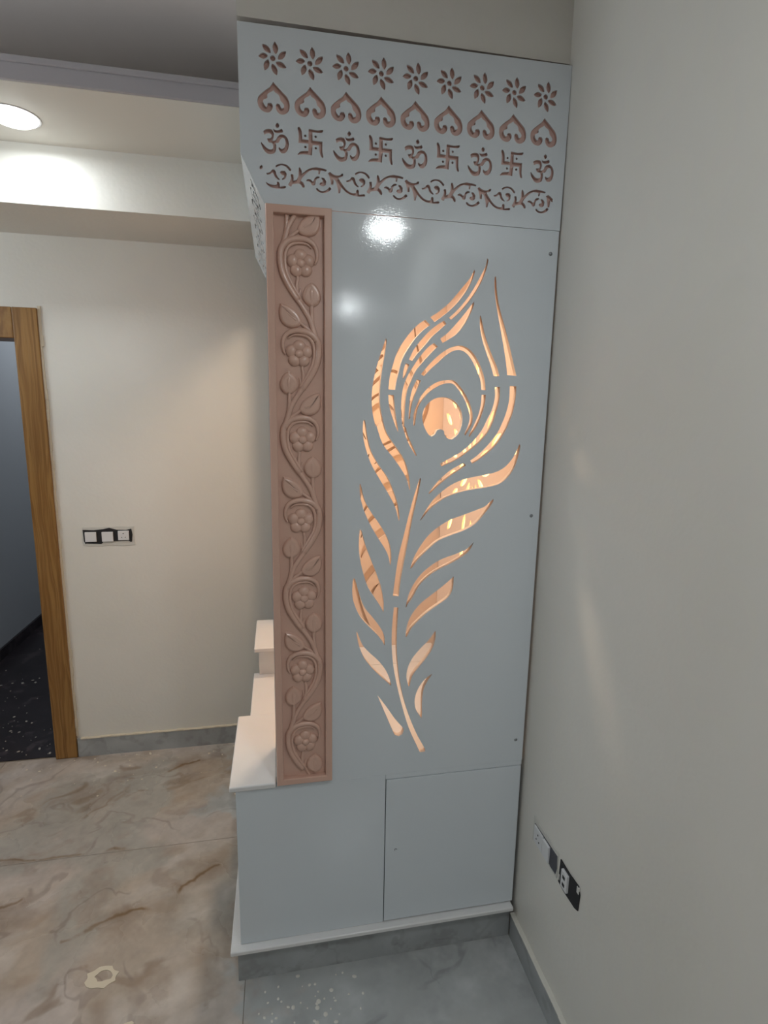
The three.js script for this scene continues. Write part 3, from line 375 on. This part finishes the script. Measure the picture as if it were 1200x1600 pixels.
function carve(f) {    // one scroll with flower, bud and leaf; f = 1 or -1 mirrors it
  const o = {};
  o.ring = [tube(sc([[-25, -285], [-90, -190], [-145, -80], [-163, 30], [-150, 110], [-100, 162], [-20, 185], [55, 178], [110, 142], [132, 85], [128, 30], [112, -5]], f), [0.0068, 0.0082, 0.0086, 0.0072, 0.005, 0.0024], 1.0, 44), tube(sc([[-5, -270], [-62, -180], [-112, -80], [-126, 25], [-112, 95], [-72, 138], [-10, 152], [50, 146], [88, 118]], f), [0.0040, 0.0046, 0.0046, 0.0034, 0.0018], 1.2, 32), tube(sc([[-25, -100], [-35, -190], [-20, -290]], f), [0.0035, 0.0045, 0.0045], 0.7, 10)];
  o.link = [tube(sc([[-35, -270], [30, -360], [75, -440], [100, -520], [125, -605]], f), [0.006, 0.0066, 0.007, 0.008], 1.0, 20)];
  o.stem = [tube(sc([[85, -315], [86, -420], [100, -535]], f), [0.0048, 0.0052, 0.0058], 1.0, 12)];
  o.leafStem = [tube(sc([[-70, -405], [-5, -460], [60, -510], [112, -570]], f), [0.002, 0.004, 0.0048, 0.0055], 0.8, 14)];
  const petals = [blob(0, 0, ZF + 0.006, 0.0108, 0.0100, 0.0075, 0, 14, 10)];
  for (let i = 0; i < 5; i++) { const a = i / 5 * 2 * Math.PI + 0.35; petals.push(blob(f * 0.0195 * Math.cos(a), 0.0190 * Math.sin(a), ZF + 0.0010, 0.0150, 0.0158, 0.0100, f > 0 ? a : Math.PI - a, 14, 10)); }
  o.flower = petals;
  const ol = (L, k) => { const q = outline(L.map(([x, y]) => [f * x, y]), 0, 0, U, 3, 1.2); return q; };
  o.bud = [pillow(ol([[85, -138], [125, -165], [160, -225], [155, -285], [115, -325], [65, -325], [20, -285], [10, -235], [35, -175]]), 0.0085, 0.0088, ZF), tube(sc([[85, -142], [84, -220], [85, -320]], f).map(([x, y]) => [x, y, ZF + 0.0068]), [0.0012, 0.0072, 0.005], 0.6, 10), tube(sc([[0, -190], [-12, -245], [12, -318], [58, -390]], f), [0.002, 0.0045, 0.004, 0.003], 0.8, 12)];
  o.leaf = [pillow(ol([[-168, -312], [-182, -372], [-172, -440], [-135, -485], [-75, -503], [-22, -488], [4, -450], [-22, -392], [-70, -348], [-122, -322]]), 0.0085, 0.0075, ZF), tube(sc([[-150, -345], [-100, -400], [-45, -440]], f).map(([x, y]) => [x, y, ZF + 0.0082]), [0.001, 0.0024, 0.0032], 0.8, 8)];
  for (const k of Object.keys(o)) o[k] = merge(o[k]);
  return o;
}
const C1 = carve(1), C2 = carve(-1);
const vineG = [C1, C2].map((c) => merge([c.ring, c.link, c.stem, c.leafStem])), vineEnd = merge([C1.ring]), vineTop = merge([tube(sc([[86, -348], [88, -430], [100, -535]], -1), [0.0048, 0.005, 0.0055], 0.9, 12), C2.leafStem.clone(), tube(sc([[22, -350], [75, -440], [100, -520], [125, -605]], -1), [0.006, 0.0065, 0.0072], 0.9, 18)]);
for (const far of [false, true]) {
  const p = part('pillar', shrine); p.userData.label = far ? 'far carved pillar' : 'peach carved pillar with flowers, buds and leaves on a winding vine';
  mesh('frame', frameGeo, M.carved, p); mesh('field', box(PX0 + B - 0.003, PY0 + B - 0.003, 0.0003, PX1 - B + 0.003, PY1 - B + 0.003, ZF), M.carved, p);
  if (!far) for (let i = -1; i < 7; i++) {
    const odd = ((i % 2) + 2) % 2, c = odd ? C2 : C1, y = 2.0495 - 0.2115 * i, x = CX + (odd ? -0.003 : 0.0035), put = (m) => { m.position.set(x, y, m.userData.z || 0); return m; };
    const vz = (m) => { m.position.set(x, y, ZF); };
    vz(mesh('vine', i === -1 ? vineTop : i === 6 ? vineEnd : vineG[odd], M.carved, p));
    if (i >= 0) { put(mesh('flower', c.flower, M.carved, p)); put(mesh('bud', c.bud, M.carved, p)); }
    if (i < 6) put(mesh('leaf', c.leaf, M.carved, p));
  }
  if (far) { p.position.z = DEPTH; p.scale.z = -1; }
}

// ---------------------------------------------------------------- switch board and sockets
function wob(w, h, seed, a = 0.004, n = 9) {   // rough rectangle left by the plasterer
  const r = rng(seed), L = [];
  for (let i = 0; i < n; i++) L.push([w * i / n, a * (r() - 0.5)]); for (let i = 0; i < 3; i++) L.push([w + a * (r() - 0.5), h * i / 3]);
  for (let i = 0; i < n; i++) L.push([w - w * i / n, h + a * (r() - 0.5)]); for (let i = 0; i < 3; i++) L.push([a * (r() - 0.5), h - h * i / 3]);
  return L.map(([x, y]) => V2(x, y));
}
function socketHoles(parent, cx, cy, z, s = 1) {
  const g = []; for (const [x, y, r] of [[0, 0.011, 0.0026], [-0.008, -0.007, 0.0022], [0.008, -0.007, 0.0022]]) { const c = new THREE.CylinderGeometry(r * s, r * s, 0.0016, 12); c.rotateX(Math.PI / 2); c.translate(cx + x * s, cy + y * s, z); g.push(c); }
  mesh('pin_holes', merge(g), M.dark, parent);
}
{
  const t = thing('switch_board', 'uncovered board of two white switches and a socket beside the door frame', 'switch', [-1.634, 1.066, FAR]);
  mesh('mounting_plate', sheet(wob(0.226, 0.088, 3, 0.006), [], 0.0002, 0.0022), M.plasticDull, t);
  mesh('dark_box', sheet([[0.006, 0.022], [0.012, 0.012], [0.08, 0.008], [0.09, 0.018], [0.2, 0.022], [0.208, 0.014], [0.214, 0.016], [0.218, 0.05], [0.214, 0.078], [0.19, 0.072], [0.15, 0.074], [0.118, 0.084], [0.09, 0.078], [0.05, 0.074], [0.004, 0.077]].map(([x, y]) => V2(x, y)), [], 0.0022, 0.0042), M.dark, t);
  mesh('switch', rbox(0.0125, 0.020, 0.003, 0.0615, 0.066, 0.0105, 0.002), M.plastic, t); mesh('switch', rbox(0.085, 0.019, 0.003, 0.134, 0.0655, 0.0105, 0.002), M.plastic, t);
  const s = mesh('socket', rbox(0.155, 0.024, 0.003, 0.203, 0.069, 0.009, 0.002), M.plastic, t); socketHoles(s, 0.179, 0.0455, 0.009);
  mesh('screw', new THREE.SphereGeometry(0.003, 10, 6).translate(0.012, 0.013, 0.0025), M.dark, t);
}
function rightBoard(z0, label) { const t = thing('wall_socket_box', label, 'socket', [0, 0, z0]); t.rotation.y = -Math.PI / 2; return t; }   // local x = +z, local z = -x
{
  const t = rightBoard(0.088, 'painted over white socket and switch low on the right wall, nearer the shrine'); t.position.y = 0.440;
  mesh('mounting_plate', sheet(wob(0.148, 0.078, 8, 0.004), [], 0.0002, 0.002), M.plasticDull, t);
  mesh('dark_box', sheet([[0.01, 0.061], [0.11, 0.065], [0.143, 0.066], [0.146, 0.03], [0.14, 0.008], [0.112, 0.006], [0.1, 0.012], [0.012, 0.010]].map(([x, y]) => V2(x, y)), [], 0.002, 0.0032), M.metalBox, t);
  const s = mesh('socket', rbox(0.014, 0.008, 0.002, 0.066, 0.061, 0.0075, 0.002), M.plastic, t); socketHoles(s, 0.040, 0.034, 0.0075);
  mesh('switch', rbox(0.069, 0.010, 0.002, 0.105, 0.061, 0.009, 0.002), M.plastic, t);
}
{
  const t = rightBoard(0.245, 'black open box with one white module low on the right wall'); t.position.y = 0.438;
  mesh('dark_box', sheet([[0.0, 0.004], [0.03, 0.0], [0.085, 0.004], [0.1, 0.01], [0.103, 0.06], [0.095, 0.078], [0.05, 0.074], [0.004, 0.076]].map(([x, y]) => V2(x, y)), [], 0.0002, 0.003), M.dark, t);
  const s = mesh('socket', rbox(0.022, 0.014, 0.002, 0.052, 0.066, 0.010, 0.002), M.plastic, t);
  const g = []; for (const y of [0.028, 0.050]) g.push(rbox(0.031, y - 0.005, 0.0092, 0.043, y + 0.005, 0.0106, 0.0005, 1)); mesh('module_openings', merge(g), M.dark, s);
  mesh('plaster_edge', rbox(0.09, 0.058, 0.0005, 0.1, 0.076, 0.0045, 0.001), M.plasticDull, t); mesh('plaster_edge', rbox(0.002, 0.012, 0.0005, 0.007, 0.03, 0.004, 0.001), M.plasticDull, t);
}
// ---------------------------------------------------------------- drops and crumbs on the floor
function drop(x, z, s, r) { const g = new THREE.SphereGeometry(1, 9, 5); g.scale(s * (0.8 + 0.5 * r()), 0.0012, s * (0.8 + 0.5 * r())); g.rotateY(r() * 6); g.translate(x, 0.0002, z); return g; }
{
  const r = rng(31), L = [];
  for (let i = 0; i < 46; i++) L.push(drop(-0.66 + 0.20 * (r() + r() - 1), 0.115 + 0.11 * (r() + r() - 1), 0.0022 + 0.0085 * r() * r(), r));
  tag(mesh('paint_drops', merge(L), M.paintDrop, scene), 'white paint drops on the grey floor before the plinth', 'paint', null, 'stuff');
  const K = [];
  for (let i = 0; i < 40; i++) { const x = -1.95 + 1.05 * r(), z = FAR + 0.03 + 0.34 * r() * r(); K.push(drop(x, z, 0.002 + 0.006 * r() * r(), r)); }
  for (let i = 0; i < 10; i++) K.push(drop(-0.96 + 0.06 * r(), -0.95 + 0.25 * r(), 0.003 + 0.007 * r() * r(), r));
  tag(mesh('paint_drops', merge(K), M.plaster, scene), 'cream paint crumbs along the foot of the far wall', 'paint', null, 'stuff');
  const ro = rng(9), ring = outline(Array.from({ length: 16 }, (_, i) => { const t = i / 16 * 2 * Math.PI, k = 0.85 + 0.3 * ro(); return [460 * k * Math.cos(t), 330 * k * Math.sin(t)]; })), hole = outline(Array.from({ length: 12 }, (_, i) => { const t = i / 12 * 2 * Math.PI, k = 0.8 + 0.35 * ro(); return [60 + 250 * k * Math.cos(t), 30 + 170 * k * Math.sin(t)]; }));
  const g = sheet(ring, [hole], 0, 0.0018); g.rotateX(-Math.PI / 2); const m = tag(mesh('plaster_splash', g, M.plaster, scene), 'ring shaped cream plaster splash on the beige floor', 'plaster'); m.position.set(-1.29, 0.0002, -0.085); m.rotation.y = -0.1;
  const h = sheet(outline([[0, 0], [40, 22], [90, 30], [110, 10], [70, -8], [30, -14]], 0, 0, 0.00035), [], 0, 0.0015); h.rotateX(-Math.PI / 2); const k = tag(mesh('plaster_splash', h, M.plaster, scene), 'small cream plaster chip near the ring shaped splash', 'plaster'); k.position.set(-1.20, 0.0002, 0.07);
}
scene.traverse((o) => { if (o.isMesh) { o.castShadow = true; o.receiveShadow = true; } });
renderer.render(scene, camera);
